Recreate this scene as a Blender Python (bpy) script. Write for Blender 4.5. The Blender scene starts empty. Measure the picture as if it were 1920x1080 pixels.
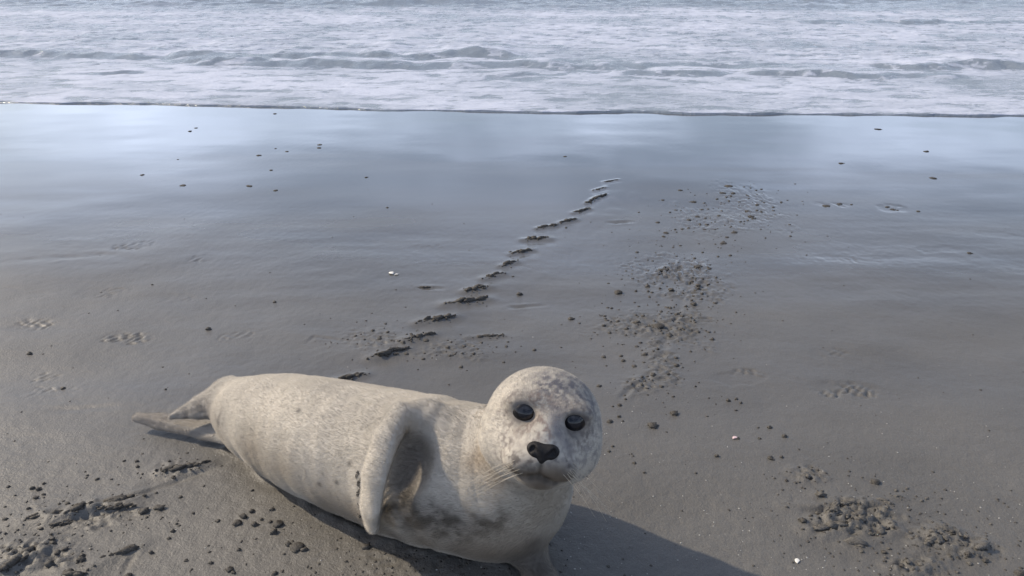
import bpy, math, random
import numpy as np
from mathutils import Vector, Matrix, noise as mnoise

random.seed(7)
rng = np.random.default_rng(11)
scene = bpy.context.scene
col = scene.collection

# ------------------------------------------------------------------ camera
PITCH = math.radians(24.8)
LENS = 26.0
FPX = LENS / 36 * 1920
CAMH = 1.0
cam = bpy.data.cameras.new('camera')
cam.lens = LENS
cam.sensor_width = 36
cam.clip_start = 0.02
cam.clip_end = 5000
camo = bpy.data.objects.new('camera', cam)
camo.location = (0, 0, CAMH)
camo.rotation_euler = (math.radians(90) - PITCH, 0, 0)
col.objects.link(camo)
scene.camera = camo

# ------------------------------------------------------------------ light
SUN_EL = math.radians(39)
SUN_AZ = math.radians(17)
SUN_DIR = Vector((-math.cos(SUN_AZ), math.sin(SUN_AZ), 0)) * math.cos(SUN_EL) + Vector((0, 0, math.sin(SUN_EL)))
world = bpy.data.worlds.new('World')
scene.world = world
world.use_nodes = True
wn, wl = world.node_tree.nodes, world.node_tree.links
wn.clear()
wout = wn.new('ShaderNodeOutputWorld')
wbg = wn.new('ShaderNodeBackground')
sky = wn.new('ShaderNodeTexSky')
sky.sky_type = 'NISHITA'
sky.sun_disc = False
sky.sun_elevation = SUN_EL
sky.sun_rotation = math.atan2(SUN_DIR.x, SUN_DIR.y)
sky.air_density = 1.0
sky.dust_density = 2.2
sky.ozone_density = 1.6
wbg.inputs['Strength'].default_value = 0.13
# broken, even cloud cover over the whole sky
wtc = wn.new('ShaderNodeTexCoord')
wsep = wn.new('ShaderNodeSeparateXYZ')
wl.new(wtc.outputs['Generated'], wsep.inputs[0])
wadd = wn.new('ShaderNodeMath'); wadd.operation = 'ADD'; wadd.inputs[1].default_value = 0.12
wabs = wn.new('ShaderNodeMath'); wabs.operation = 'ABSOLUTE'
wl.new(wsep.outputs['Z'], wabs.inputs[0]); wl.new(wabs.outputs[0], wadd.inputs[0])
wdx = wn.new('ShaderNodeMath'); wdx.operation = 'DIVIDE'
wdy = wn.new('ShaderNodeMath'); wdy.operation = 'DIVIDE'
wl.new(wsep.outputs['X'], wdx.inputs[0]); wl.new(wadd.outputs[0], wdx.inputs[1])
wl.new(wsep.outputs['Y'], wdy.inputs[0]); wl.new(wadd.outputs[0], wdy.inputs[1])
wcomb = wn.new('ShaderNodeCombineXYZ')
wl.new(wdx.outputs[0], wcomb.inputs[0]); wl.new(wdy.outputs[0], wcomb.inputs[1])
wnoise = wn.new('ShaderNodeTexNoise')
wnoise.inputs['Scale'].default_value = 0.9
wnoise.inputs['Detail'].default_value = 5
wnoise.inputs['Roughness'].default_value = 0.55
wl.new(wcomb.outputs[0], wnoise.inputs['Vector'])
wramp = wn.new('ShaderNodeMapRange')
wramp.inputs['From Min'].default_value = 0.44
wramp.inputs['From Max'].default_value = 0.68
wramp.inputs['To Max'].default_value = 0.75
wl.new(wnoise.outputs['Fac'], wramp.inputs['Value'])
wpow = wn.new('ShaderNodeMath'); wpow.operation = 'SUBTRACT'; wpow.inputs[0].default_value = 1.0; wl.new(wabs.outputs[0], wpow.inputs[1])
wpw = wn.new('ShaderNodeMath'); wpw.operation = 'POWER'; wpw.inputs[1].default_value = 4.0; wl.new(wpow.outputs[0], wpw.inputs[0])
wma = wn.new('ShaderNodeMath'); wma.operation = 'MULTIPLY_ADD'; wma.use_clamp = True; wma.inputs[1].default_value = 0.60
wl.new(wpw.outputs[0], wma.inputs[0]); wl.new(wramp.outputs[0], wma.inputs[2])
wmix = wn.new('ShaderNodeMix'); wmix.data_type = 'RGBA'
wl.new(wma.outputs[0], wmix.inputs['Factor'])
wl.new(sky.outputs[0], wmix.inputs['A'])
wcl = wn.new('ShaderNodeVectorMath'); wcl.operation = 'MULTIPLY_ADD'      # clouds: lit more strongly towards the sun
wl.new(sky.outputs[0], wcl.inputs[0]); wcl.inputs[1].default_value = (.75, .75, .75); wcl.inputs[2].default_value = (8.4, 9.4, 12.0)
wl.new(wcl.outputs[0], wmix.inputs['B'])
wl.new(wmix.outputs['Result'], wbg.inputs['Color'])
wl.new(wbg.outputs[0], wout.inputs[0])

sun = bpy.data.lights.new('sun', 'SUN')
sun.energy = 4.7
sun.angle = math.radians(0.9)
sun.color = (1.0, 0.86, 0.66)
suno = bpy.data.objects.new('sun', sun)
suno.rotation_euler = (-SUN_DIR).to_track_quat('-Z', 'Y').to_euler()
col.objects.link(suno)

scene.view_settings.view_transform = 'Standard'
scene.view_settings.look = 'None'
scene.view_settings.gamma = 1
scene.view_settings.exposure = -0.27

# ------------------------------------------------------------------ helpers
CP, SP = math.cos(PITCH), math.sin(PITCH)
def ray(px, py):
    u = (px - 960) / FPX
    v = -(py - 540) / FPX
    return np.array((u, CP + v * SP, -SP + v * CP))
def W(px, py, z=0.0):
    d = ray(px, py)
    return np.array((0, 0, CAMH)) + d * ((z - CAMH) / d[2])

def mat(name):
    m = bpy.data.materials.new(name)
    m.use_nodes = True
    n = m.node_tree.nodes
    return m, n, m.node_tree.links, n['Principled BSDF']

def tag(o, label=None, cat=None, group=None, kind=None):
    if label: o['label'] = label
    if cat: o['category'] = cat
    if group: o['group'] = group
    if kind: o['kind'] = kind
    return o

def mesh_obj(name, V, F, material, parent=None, smooth=True):
    me = bpy.data.meshes.new(name)
    V = np.asarray(V, np.float32); F = np.asarray(F, np.int32)
    me.vertices.add(len(V)); me.vertices.foreach_set('co', V.ravel())
    k = F.shape[1]
    me.loops.add(F.size); me.loops.foreach_set('vertex_index', F.ravel())
    me.polygons.add(len(F)); me.polygons.foreach_set('loop_start', np.arange(0, F.size, k, dtype=np.int32))
    me.update(calc_edges=True)
    if smooth: me.polygons.foreach_set('use_smooth', np.ones(len(F), bool))
    me.materials.append(material)
    o = bpy.data.objects.new(name, me)
    col.objects.link(o)
    if parent: o.parent = parent
    return o

def fattr(me, name, vals):
    a = me.attributes.new(name, 'FLOAT', 'POINT')
    a.data.foreach_set('value', np.asarray(vals, np.float32).ravel())

_perm = rng.permutation(512).astype(np.int64)
_g2 = np.stack([np.cos(np.linspace(0, 2*np.pi, 512, endpoint=False)), np.sin(np.linspace(0, 2*np.pi, 512, endpoint=False))], 1)
def perlin(x, y, seed=0):
    x = np.asarray(x, float); y = np.asarray(y, float)
    xi = np.floor(x).astype(np.int64); yi = np.floor(y).astype(np.int64)
    xf = x - xi; yf = y - yi
    def g(ix, iy):
        h = _perm[(_perm[(ix + seed * 57) & 511] + iy) & 511]
        return h
    def dot(h, a, b): return _g2[h, 0] * a + _g2[h, 1] * b
    u = xf*xf*xf*(xf*(xf*6-15)+10); v = yf*yf*yf*(yf*(yf*6-15)+10)
    a = dot(g(xi, yi), xf, yf); b = dot(g(xi+1, yi), xf-1, yf)
    c = dot(g(xi, yi+1), xf, yf-1); d = dot(g(xi+1, yi+1), xf-1, yf-1)
    return ((a + u*(b-a)) * (1-v) + (c + u*(d-c)) * v) * 1.5
def fbm(x, y, o=4, seed=0, gain=0.5):
    s = 0; a = 1
    for i in range(o):
        s = s + a * perlin(x * 2**i + 13.7*i, y * 2**i - 7.3*i, seed + i)
        a *= gain
    return s
_g3 = rng.normal(size=(512, 3)); _g3 /= np.linalg.norm(_g3, axis=1)[:, None]
def perlin3(P, seed=0):
    i = np.floor(P).astype(np.int64); f = P - i
    w = f*f*f*(f*(f*6-15)+10)
    out = 0
    for a in (0, 1):
        for b in (0, 1):
            for c in (0, 1):
                h = _perm[(_perm[(_perm[(i[:, 0]+a+seed*31) & 511]+i[:, 1]+b) & 511]+i[:, 2]+c) & 511]
                d = (_g3[h]*(f-np.array((a, b, c)))).sum(1)
                out = out + d*(w[:, 0] if a else 1-w[:, 0])*(w[:, 1] if b else 1-w[:, 1])*(w[:, 2] if c else 1-w[:, 2])
    return out*1.6
def fbm3(P, o=3, seed=0):
    return sum(.5**k*perlin3(P*2**k+17.3*k, seed+k) for k in range(o))
def sstep(a, b, x):
    t = np.clip((x - a) / (b - a), 0, 1)
    return t * t * (3 - 2 * t)
def near_poly(x, y, pts, m):
    P = np.array(pts)
    return (x > P[:, 0].min()-m) & (x < P[:, 0].max()+m) & (y > P[:, 1].min()-m) & (y < P[:, 1].max()+m)
def seg_dist(x, y, pts):
    """distance to polyline and parameter along it in metres"""
    best = np.full(np.shape(x), 1e9); par = np.zeros(np.shape(x)); acc = 0
    tot = sum(math.dist(pts[i], pts[i+1]) for i in range(len(pts)-1))
    for i in range(len(pts)-1):
        ax, ay = pts[i]; bx, by = pts[i+1]
        L = math.dist(pts[i], pts[i+1]) + 1e-9
        t = np.clip(((x-ax)*(bx-ax) + (y-ay)*(by-ay)) / L**2, 0, 1)
        d = np.hypot(x-ax-t*(bx-ax), y-ay-t*(by-ay))
        m = d < best
        best = np.where(m, d, best); par = np.where(m, (acc + t*L)/tot, par)
        acc += L
    return best, par

# ------------------------------------------------------------------ shoreline
EDGE = np.array([W(px, py)[:2] for px, py in [(-600, 186), (0, 193), (220, 195), (460, 200), (640, 206), (960, 210), (1300, 212), (1600, 217), (1920, 218), (2500, 224)]])
def shore(x):
    x = np.asarray(x, float)
    y = np.interp(x, EDGE[:, 0], EDGE[:, 1])
    far = np.clip(np.abs(x) - 4, 0, 60)
    return y + 0.05*fbm(x*1.1, x*0+3.1, 4, 21) + 0.5*far/(far+4)*perlin(x*0.12, x*0+.5, 5)

# ------------------------------------------------------------------ sand
def lines(core0, core1, step, grow, end0, end1, maxstep=6):
    out = list(np.arange(core0, core1, step))
    s = step; p = out[-1]
    while p < end1:
        s = min(s * grow, maxstep); p += s; out.append(p)
    s = step; p = out[0]; lo = []
    while p > end0:
        s = min(s * grow, maxstep); p -= s; lo.append(p)
    return np.array(lo[::-1] + out)

xs = lines(-1.25, 1.25, 0.0042, 1.012, -70, 70)
ys = lines(0.86, 1.75, 0.0042, 1.0065, -35, 12)
SX, SY = np.meshgrid(xs, ys)

PATCH = [  # churned spots: centre px, half sizes px, amplitude m
    (1585, 968, 95, 32, .016), (1770, 1018, 80, 34, .014), (1710, 1064, 60, 22, .012), (1515, 890, 40, 16, .010),
    (45, 1040, 75, 34, .014), (165, 962, 110, 24, .007), (345, 874, 60, 14, .005),
    (1275, 615, 60, 34, .007), (1180, 605, 70, 24, .005), (1300, 520, 55, 44, .007), (1220, 510, 50, 30, .004), (1400, 385, 60, 38, .003), (1310, 410, 60, 30, .003), (1245, 680, 30, 40, .006),
    (780, 1045, 160, 40, .003), (1200, 720, 30, 16, .006), (850, 655, 90, 20, .004), (690, 640, 60, 20, .003)]
PRINTS = [ # shoe prints: centre px, half length px, half width px, tilt (m/m), depth
    (1588, 730, 68, 15, .010), (1384, 708, 52, 15, .008), (240, 634, 52, 13, .006), (62, 610, 40, 12, .005),
    (250, 461, 42, 9, .0045), (800, 468, 36, 9, .003), (200, 548, 60, 12, .0035), (55, 555, 36, 8, .004),
    (330, 557, 36, 9, .003), (90, 735, 60, 13, .0035), (1550, 663, 44, 10, .003), (1575, 486, 40, 8, .003),
    (1760, 467, 42, 7, .004), (1672, 390, 30, 8, .006), (1560, 383, 34, 4, .003), (115, 460, 30, 9, .003), (380, 485, 28, 8, .003),
    (640, 642, 44, 8, .003), (75, 705, 40, 9, .003), (440, 632, 40, 10, .003), (1870, 440, 40, 6, .003)]
SCRAPES = [ # grooves: polyline px, width m, depth m
    ([(30, 978), (130, 952), (250, 928), (330, 898), (420, 868)], .006, .004),
    ([(75, 985), (180, 962), (265, 944)], .006, .004),
    ([(30, 1072), (80, 1012), (135, 985)], .006, .004),
    ([(228, 1080), (240, 1048), (252, 1034)], .005, .003),
    ([(110, 1078), (180, 1062), (215, 1058)], .004, .002),
    ([(1165, 745), (1180, 728), (1212, 710), (1215, 700)], .007, .005),
    ([(575, 645), (590, 634), (655, 642)], .006, .002),
    ([(1500, 957), (1545, 958), (1580, 940)], .008, .007), ([(1580, 946), (1625, 950)], .008, .006),
    ([(1520, 988), (1600, 984)], .012, .009), ([(1620, 1002), (1680, 988)], .008, .006),
    ([(80, 770), (220, 762)], .012, .0015), ([(0, 492), (190, 478), (265, 487)], .02, .002),
    ([(1290, 540), (1265, 600), (1240, 660), (1215, 705)], .012, .0025),
    ([(775, 539), (830, 541)], .008, .004), ([(955, 574), (1018, 569)], .008, .004), ([(1140, 415), (1190, 412)], .01, .004)]
RIDGES = [ # pushed up crumbly sand along the trail: two px ends, height m
    ((1130, 342), (1160, 337), .008), ((1112, 358), (1136, 351), .010), ((1100, 381), (1122, 370), .013), ((1110, 374), (1137, 365), .010), ((1075, 399), (1106, 391), .012),
    ((1008, 428), (1044, 422), .013), ((1048, 418), (1080, 411), .012), ((982, 449), (1030, 447), .015),
    ((960, 476), (998, 468), .013), ((940, 499), (968, 491), .013), ((908, 523), (942, 513), .016), ((872, 546), (918, 538), .014),
    ((833, 571), (916, 559), .017), ((783, 607), (855, 594), .016), ((760, 641), (815, 629), .017), ((698, 673), (765, 656), .015), ((632, 714), (685, 703), .012),
    ((877, 632), (945, 627), .009), ((780, 539), (810, 538), .007)]
NEARRIDGES = [
    ((300, 884), (392, 867), .013), ((40, 975), (78, 963), .011), ((85, 966), (122, 958), .012), ((128, 962), (175, 946), .012), ((175, 943), (250, 931), .017),
    ((82, 980), (140, 973), .008), ((165, 956), (255, 947), .010), ((188, 1047), (262, 1019), .014), ((0, 1071), (60, 1046), .020), ((20, 1050), (92, 1016), .018), ((112, 1080), (165, 1072), .016)]
RIGHTRIDGES = [
    ((1520, 990), (1600, 983), .016), ((1575, 972), (1612, 968), .014), ((1545, 966), (1572, 962), .009), ((1572, 946), (1612, 949), .010), ((1625, 1000), (1675, 988), .013),
    ((1590, 1013), (1618, 1019), .015), ((1722, 1018), (1775, 1018), .014), ((1758, 996), (1782, 998), .013), ((1740, 1004), (1755, 998), .011), ((1830, 1030), (1850, 1024), .012), ((1555, 960), (1576, 944), .010),
    ((1672, 929), (1696, 931), .007), ((1648, 938), (1672, 944), .010), ((1530, 925), (1548, 925), .008)]

def sand_height(x, y):
    z = 0.0045*fbm(x*0.8, y*1.3, 3, 1)*(1-.65*sstep(2.3, 3.6, y)) + .0032*fbm(x*2.1+5, y*3.6, 3, 2)*sstep(3.1, 1.9, y)
    zone = near_poly(x, y, [(-4.5, .5), (4.5, 5.3)], 0)
    xx, yy = x[zone], y[zone]
    w = 0.0008*fbm(xx*3.5, yy*8, 3, 4) + (.0004+.0005*sstep(1.5, 1.0, yy))*fbm(xx*42, yy*48, 3, 8, .65)
    # ripple relief left by the last swash
    w += .0004*fbm(xx*1.6+3, yy*13, 3, 12)*sstep(1.6, 2.4, yy)*sstep(4.0, 2.8, yy)
    w *= 1-.88*sstep(2.1, 3.3, yy)
    z[zone] += w
    # drag trail: a shallow smooth trough, fading at its ends
    tr = [tuple(W(*p)[:2]) for p in [(1290, 338), (1250, 400), (1150, 500), (1050, 600), (960, 690), (880, 760)]]
    sel = near_poly(x, y, tr, .6)
    xx, yy = x[sel], y[sel]
    d, t = seg_dist(xx, yy, tr)
    d = d + .05*fbm(xx*5, yy*5, 3, 14)
    z[sel] += -0.007*sstep(.36, .12, d)*sstep(0, .25, t)
    c = W(925, 606)
    sel = near_poly(x, y, [c[:2]], .4)
    q = np.hypot((x[sel]-c[0])/.13, (y[sel]-c[1])/.10)
    z[sel] += -.005*sstep(1.1, .2, q)
    for k, (px, py, hx, hy, a) in enumerate(PATCH):
        c = W(px, py); e = W(px+hx, py); f = W(px, py-hy)
        sel = near_poly(x, y, [c[:2]], 2.2*max(e[0]-c[0], f[1]-c[1]))
        xx, yy = x[sel], y[sel]
        q = np.hypot((xx-c[0])/(e[0]-c[0]), (yy-c[1])/(f[1]-c[1]))
        m = sstep(1.35, .3, q + .55*fbm(xx*12, yy*12, 3, 31))
        n = 1.1 - 2.2*np.abs(fbm(xx*26+yy*11, yy*48, 3, 41)) + .6*fbm(xx*85, yy*85, 3, 43)
        z[sel] += a*m*np.clip(n, -1.1, 1.2)*.62
    for k, (px, py, hx, hy, dep) in enumerate(PRINTS):
        c = W(px, py); e = W(px+hx, py); f = W(px, py-hy)
        ax, ay = e[0]-c[0], f[1]-c[1]
        sel = near_poly(x, y, [c[:2]], 1.6*max(ax, ay))
        xx, yy = x[sel], y[sel]
        wx = .012*fbm(xx*14, yy*14, 3, 300+k); wy = .012*fbm(xx*14+9, yy*14, 3, 330+k)
        th = .25*math.sin(k*2.1)
        dx, dy = xx-c[0]+wx, yy-c[1]+wy
        u = (dx*math.cos(th)+dy*math.sin(th))/ax; v = (-dx*math.sin(th)+dy*math.cos(th))/ay
        waist = 1 - .30*np.exp(-((u+.15)/.25)**2)
        q = np.abs(u)**2.2 + np.abs(v/waist)**2.2
        m = sstep(1.25, .45, q)
        tread = np.sin((dx + dy*(.55 if k % 2 else -.4))*2*np.pi/.030 + k) * np.sin((dy - dx*.25)*2*np.pi/.034 + 2*k)
        fade = sstep(-.25, .55, fbm(xx*9, yy*9, 3, 60+k))
        z[sel] += .8*dep*m*(-.25 + .6*np.clip(tread*1.3+.9*fbm(xx*48, yy*60, 3, 9), -1, .7)*fade)
    for pts, w, dep in SCRAPES:
        P = [tuple(W(*p)[:2]) for p in pts]
        sel = near_poly(x, y, P, 6*w)
        xx, yy = x[sel], y[sel]
        d, t = seg_dist(xx+.35*w*fbm(xx*30, yy*30, 2, 51), yy+.35*w*fbm(xx*30, yy*30, 2, 52), P)
        env = np.sin(np.pi*np.clip(t, .02, .98))**.5 * np.clip(.8+.7*fbm(xx*18, yy*18, 2, 53), .1, 1.3)
        z[sel] += env*(-dep*np.exp(-(d/w)**2) + .4*dep*np.exp(-((d-2*w)/w)**2))
    P = [tuple(W(*p)[:2]) for p in [(425, 842), (480, 876), (540, 912), (610, 958), (690, 1002), (770, 1026), (850, 1042), (950, 1062)]]
    sel = near_poly(x, y, P, .08)
    xx, yy = x[sel], y[sel]
    d, t = seg_dist(xx, yy, P)
    z[sel] += .006*np.exp(-((d+.006*fbm(xx*20, yy*20, 3, 57))/.012)**2)*np.clip(.6+.8*fbm(xx*16, yy*16, 3, 58), .1, 1.4)
    for (a, b, h) in RIDGES + NEARRIDGES + RIGHTRIDGES:   # low bank under every pushed up ridge
        P = [tuple(W(*a)[:2]), tuple(W(*b)[:2])]
        sel = near_poly(x, y, P, 5*h)
        d, t = seg_dist(x[sel], y[sel], P)
        z[sel] += .3*h*np.exp(-(d/(1.3*h))**2)
        dd_, _ = seg_dist(x[sel], y[sel]+2.6*h, P)
        z[sel] -= .14*h*np.exp(-(dd_/(1.5*h))**2)
    s = y - shore(x)
    z += -0.035*np.clip(s, 0, 40) - .002*sstep(-1.6, 0, s)
    return z

SZ = sand_height(SX, SY)
nx, ny = len(xs), len(ys)
V = np.stack([SX.ravel(), SY.ravel(), SZ.ravel()], 1)
I = (np.arange(ny-1)[:, None]*nx + np.arange(nx-1)[None]).ravel()
F = np.stack([I, I+1, I+nx+1, I+nx], 1)

m_sand, n, l, b = mat('wet_sand')
aw = n.new('ShaderNodeAttribute'); aw.attribute_name = 'wet'
geo = n.new('ShaderNodeNewGeometry')
ns = n.new('ShaderNodeTexNoise'); ns.inputs['Scale'].default_value = 900; ns.inputs['Detail'].default_value = 3
nm = n.new('ShaderNodeTexNoise'); nm.inputs['Scale'].default_value = 3.2; nm.inputs['Detail'].default_value = 5
nf = n.new('ShaderNodeTexNoise'); nf.inputs['Scale'].default_value = 190; nf.inputs['Detail'].default_value = 4; nf.inputs['Roughness'].default_value = .65
for q in (ns, nm, nf): l.new(geo.outputs['Position'], q.inputs['Vector'])
r1 = n.new('ShaderNodeValToRGB')
r1.color_ramp.elements[0].position = .34; r1.color_ramp.elements[0].color = (.088, .083, .075, 1)
r1.color_ramp.elements[1].position = .66; r1.color_ramp.elements[1].color = (.158, .150, .136, 1)
l.new(ns.outputs['Fac'], r1.inputs['Fac'])
mx = n.new('ShaderNodeMix'); mx.data_type = 'RGBA'; mx.blend_type = 'MULTIPLY'; mx.inputs['Factor'].default_value = .5
l.new(r1.outputs['Color'], mx.inputs['A'])
r2 = n.new('ShaderNodeMapRange'); r2.inputs['From Min'].default_value = .3; r2.inputs['From Max'].default_value = .7; r2.inputs['To Min'].default_value = .65; r2.inputs['To Max'].default_value = 1.15
l.new(nm.outputs['Fac'], r2.inputs['Value']); l.new(r2.outputs[0], mx.inputs['B'])
mw = n.new('ShaderNodeMix'); mw.data_type = 'RGBA'
l.new(aw.outputs['Fac'], mw.inputs['Factor']); l.new(mx.outputs['Result'], mw.inputs['A']); mw.inputs['B'].default_value = (.075, .074, .073, 1)
l.new(mw.outputs['Result'], b.inputs['Base Color'])
rr = n.new('ShaderNodeMapRange'); rr.interpolation_type = 'SMOOTHSTEP'
rr.inputs['To Min'].default_value = .52; rr.inputs['To Max'].default_value = .07
l.new(aw.outputs['Fac'], rr.inputs['Value']); l.new(rr.outputs[0], b.inputs['Roughness'])
b.inputs['IOR'].default_value = 1.5
l.new(aw.outputs['Fac'], b.inputs['Coat Weight']); l.new(rr.outputs[0], b.inputs['Coat Roughness']); b.inputs['Coat IOR'].default_value = 1.6
bs = n.new('ShaderNodeMapRange'); bs.inputs['To Min'].default_value = .9; bs.inputs['To Max'].default_value = 0.0; bs.inputs['From Max'].default_value = .75
l.new(aw.outputs['Fac'], bs.inputs['Value'])
bp = n.new('ShaderNodeBump'); bp.inputs['Distance'].default_value = .0024
l.new(bs.outputs[0], bp.inputs['Strength']); l.new(nf.outputs['Fac'], bp.inputs['Height']); l.new(bp.outputs[0], b.inputs['Normal'])

sand = mesh_obj('sand', V, F, m_sand)
tag(sand, kind='structure')
s = SY - shore(SX)
wet = sstep(-2.1, -1.2, s + .30*fbm(SX*.5, SY*2.4, 3, 71) + .10*fbm(SX*1.4, SY*12, 3, 73))
wet = np.maximum(wet, .82*sstep(-4.4, -1.3, s + .45*fbm(SX*.4, SY*1.6, 3, 75) + .12*fbm(SX*3, SY*6, 3, 76)))
wet = np.clip(wet + .09*fbm(SX*.6, SY*3.5, 3, 79)*sstep(-3.4, -1.5, s), 0, 1)
fattr(sand.data, 'wet', wet)

def sand_at(x, y):
    x = np.asarray(x, float); y = np.asarray(y, float)
    i = np.clip(np.searchsorted(xs, x)-1, 0, len(xs)-2); j = np.clip(np.searchsorted(ys, y)-1, 0, len(ys)-2)
    u = (x-xs[i])/(xs[i+1]-xs[i]); v = (y-ys[j])/(ys[j+1]-ys[j])
    return (SZ[j, i]*(1-u)+SZ[j, i+1]*u)*(1-v) + (SZ[j+1, i]*(1-u)+SZ[j+1, i+1]*u)*v
def sand_z(p): return float(sand_at(p[0], p[1]))

# ------------------------------------------------------------------ sea
WL = 0.006
ss = [0.0, .003, .006, .010, .014, .019, .026, .035, .047, .062, .08, .10]
p, st = .10, .022
while p < 900:
    st = min(st*1.006 if p < 16 else st*1.12, 60); p += st; ss.append(p)
ss = np.array(ss)
xw = lines(-6.5, 6.5, .03, 1.02, -260, 260, 14)
QX, QS = np.meshgrid(xw, ss)
QY = shore(QX) + QS
WAVES = [ # base polyline px, height m, front length m, tail m
    ([(-500, 112), (0, 109), (150, 110), (330, 118), (520, 124)], .065, .22, 1.0),
    ([(290, 112), (420, 118), (600, 112), (760, 118), (900, 116), (1010, 118)], .10, .28, 1.1),
    ([(330, 122), (480, 126), (640, 130), (780, 132), (900, 130), (1100, 133), (1190, 134)], .075, .22, .8),
    ([(1010, 124), (1200, 130), (1400, 129), (1600, 128)], .045, .2, .8),
    ([(1620, 130), (1720, 133), (1920, 131), (2300, 134)], .075, .22, .9),
    ([(1150, 143), (1290, 146), (1420, 144), (1600, 147), (1850, 149)], .05, .16, .6),
    ([(100, 142), (170, 143), (300, 140)], .03, .12, .4), ([(900, 148), (1000, 147), (1130, 146)], .03, .12, .4),
    ([(1500, 45), (1800, 47), (2300, 46)], .05, .3, 1.2),
    ([(150, 77), (240, 79), (330, 80)], .03, .2, .6), ([(740, 75), (860, 77)], .03, .2, .6)]
QZ = np.full(QX.shape, WL)
front = np.zeros_like(QX)
for k, (pts, h, fl, tl) in enumerate(WAVES):
    P = np.array([W(*q)[:2] for q in pts])
    cy = np.interp(QX, P[:, 0], P[:, 1]) + .13*fbm(QX*1.2, QX*0+k, 4, 90+k) + .05*fbm(QX*4, QY*4, 3, 95+k)
    mrg = .35
    env = sstep(P[0, 0]-.1, P[0, 0]+mrg, QX) * sstep(P[-1, 0]+.1, P[-1, 0]-mrg, QX)
    env = env * np.clip(.72 + .75*fbm(QX*1.3, QX*0+2*k, 4, 110+k), .05, 1.2)
    d = QY - cy
    prof = np.where(d < fl, sstep(0, fl, d)**1.2, np.exp(-np.clip(d-fl, 0, None)/tl))
    prof = np.where(d < 0, 0, prof)
    h = h*.65
    QZ = np.maximum(QZ, WL + h*env*prof)
    fr = sstep(-.02, .05, d) * sstep(fl*1.25, fl*.8, d) * sstep(.15, .5, env)
    front = np.maximum(front, fr)
chop = .008*fbm(QX*1.3, QY*2.4, 4, 130) + .010*fbm(QX*4, QY*7, 4, 137, .6)
far = sstep(12.5, 16, QY + .8*fbm(QX*.25, QY*.3, 2, 140))
lip = 1 - np.exp(-(QS/.010)**1.3)
edge_h = .005 + .005*fbm(QX*2.2, QX*0+9, 3, 151)
QZ += (chop*(.35 + .65*sstep(1.2, 3, QS)) + np.abs(edge_h)*np.exp(-QS/.12))*lip
QZ += far*(.09*np.abs(fbm(QX*.22, QY*.55, 3, 160)) + .03*fbm(QX*1.5, QY*3, 3, 166))
QZ -= (1-lip)*(WL + .008)
foam = .70 + .25*fbm(QX*.5, QY*.9, 3, 170) - .42*sstep(.0, .8, fbm(QX*2.6+2, QY*5.5, 5, 176, .7))
foam = np.clip(foam, 0.1, 1) * (1-.93*front) * (1 - .85*far)
foam = np.maximum(foam, .62*front*sstep(.1, .6, fbm(QX*3, QY*5, 4, 180, .6)))
foam *= sstep(.006, .014, QS)
V = np.stack([QX.ravel(), QY.ravel(), QZ.ravel()], 1)
nx, ny = len(xw), len(ss)
I = (np.arange(ny-1)[:, None]*nx + np.arange(nx-1)[None]).ravel()
F = np.stack([I, I+1, I+nx+1, I+nx], 1)
m_sea, n, l, b = mat('sea_water')
af = n.new('ShaderNodeAttribute'); af.attribute_name = 'foam'
geo = n.new('ShaderNodeNewGeometry')
mp = n.new('ShaderNodeMapping'); mp.inputs['Scale'].default_value = (1, 1.8, 1)
l.new(geo.outputs['Position'], mp.inputs['Vector'])
n1 = n.new('ShaderNodeTexNoise'); n1.inputs['Scale'].default_value = 4.5; n1.inputs['Detail'].default_value = 8; n1.inputs['Roughness'].default_value = .68; n1.inputs['Distortion'].default_value = .6
l.new(mp.outputs[0], n1.inputs['Vector'])
mr = n.new('ShaderNodeMath'); mr.operation = 'ADD'; l.new(n1.outputs['Fac'], mr.inputs[0]); l.new(af.outputs['Fac'], mr.inputs[1])
ms = n.new('ShaderNodeMapRange'); ms.interpolation_type = 'SMOOTHSTEP'; ms.inputs['From Min'].default_value = .70; ms.inputs['From Max'].default_value = 1.42; ms.inputs['To Max'].default_value = .95
l.new(mr.outputs[0], ms.inputs['Value'])
mc = n.new('ShaderNodeMix'); mc.data_type = 'RGBA'; mc.inputs['A'].default_value = (.21, .245, .29, 1); mc.inputs['B'].default_value = (.56, .60, .71, 1)
l.new(ms.outputs[0], mc.inputs['Factor']); l.new(mc.outputs['Result'], b.inputs['Base Color'])
ro = n.new('ShaderNodeMapRange'); ro.inputs['To Min'].default_value = .10; ro.inputs['To Max'].default_value = .6
l.new(ms.outputs[0], ro.inputs['Value']); l.new(ro.outputs[0], b.inputs['Roughness'])
b.inputs['IOR'].default_value = 1.33
n2 = n.new('ShaderNodeTexNoise'); n2.inputs['Scale'].default_value = 22; n2.inputs['Detail'].default_value = 6; n2.inputs['Roughness'].default_value = .6
l.new(mp.outputs[0], n2.inputs['Vector'])
ma = n.new('ShaderNodeMath'); ma.operation = 'MULTIPLY_ADD'; ma.inputs[1].default_value = .6
l.new(ms.outputs[0], ma.inputs[0]); l.new(n2.outputs['Fac'], ma.inputs[2])
bp = n.new('ShaderNodeBump'); bp.inputs['Strength'].default_value = .55; bp.inputs['Distance'].default_value = .02
l.new(ma.outputs[0], bp.inputs['Height']); l.new(bp.outputs[0], b.inputs['Normal'])
sea = mesh_obj('sea', V, F, m_sea)
tag(sea, kind='structure')
fattr(sea.data, 'foam', foam)

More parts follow.
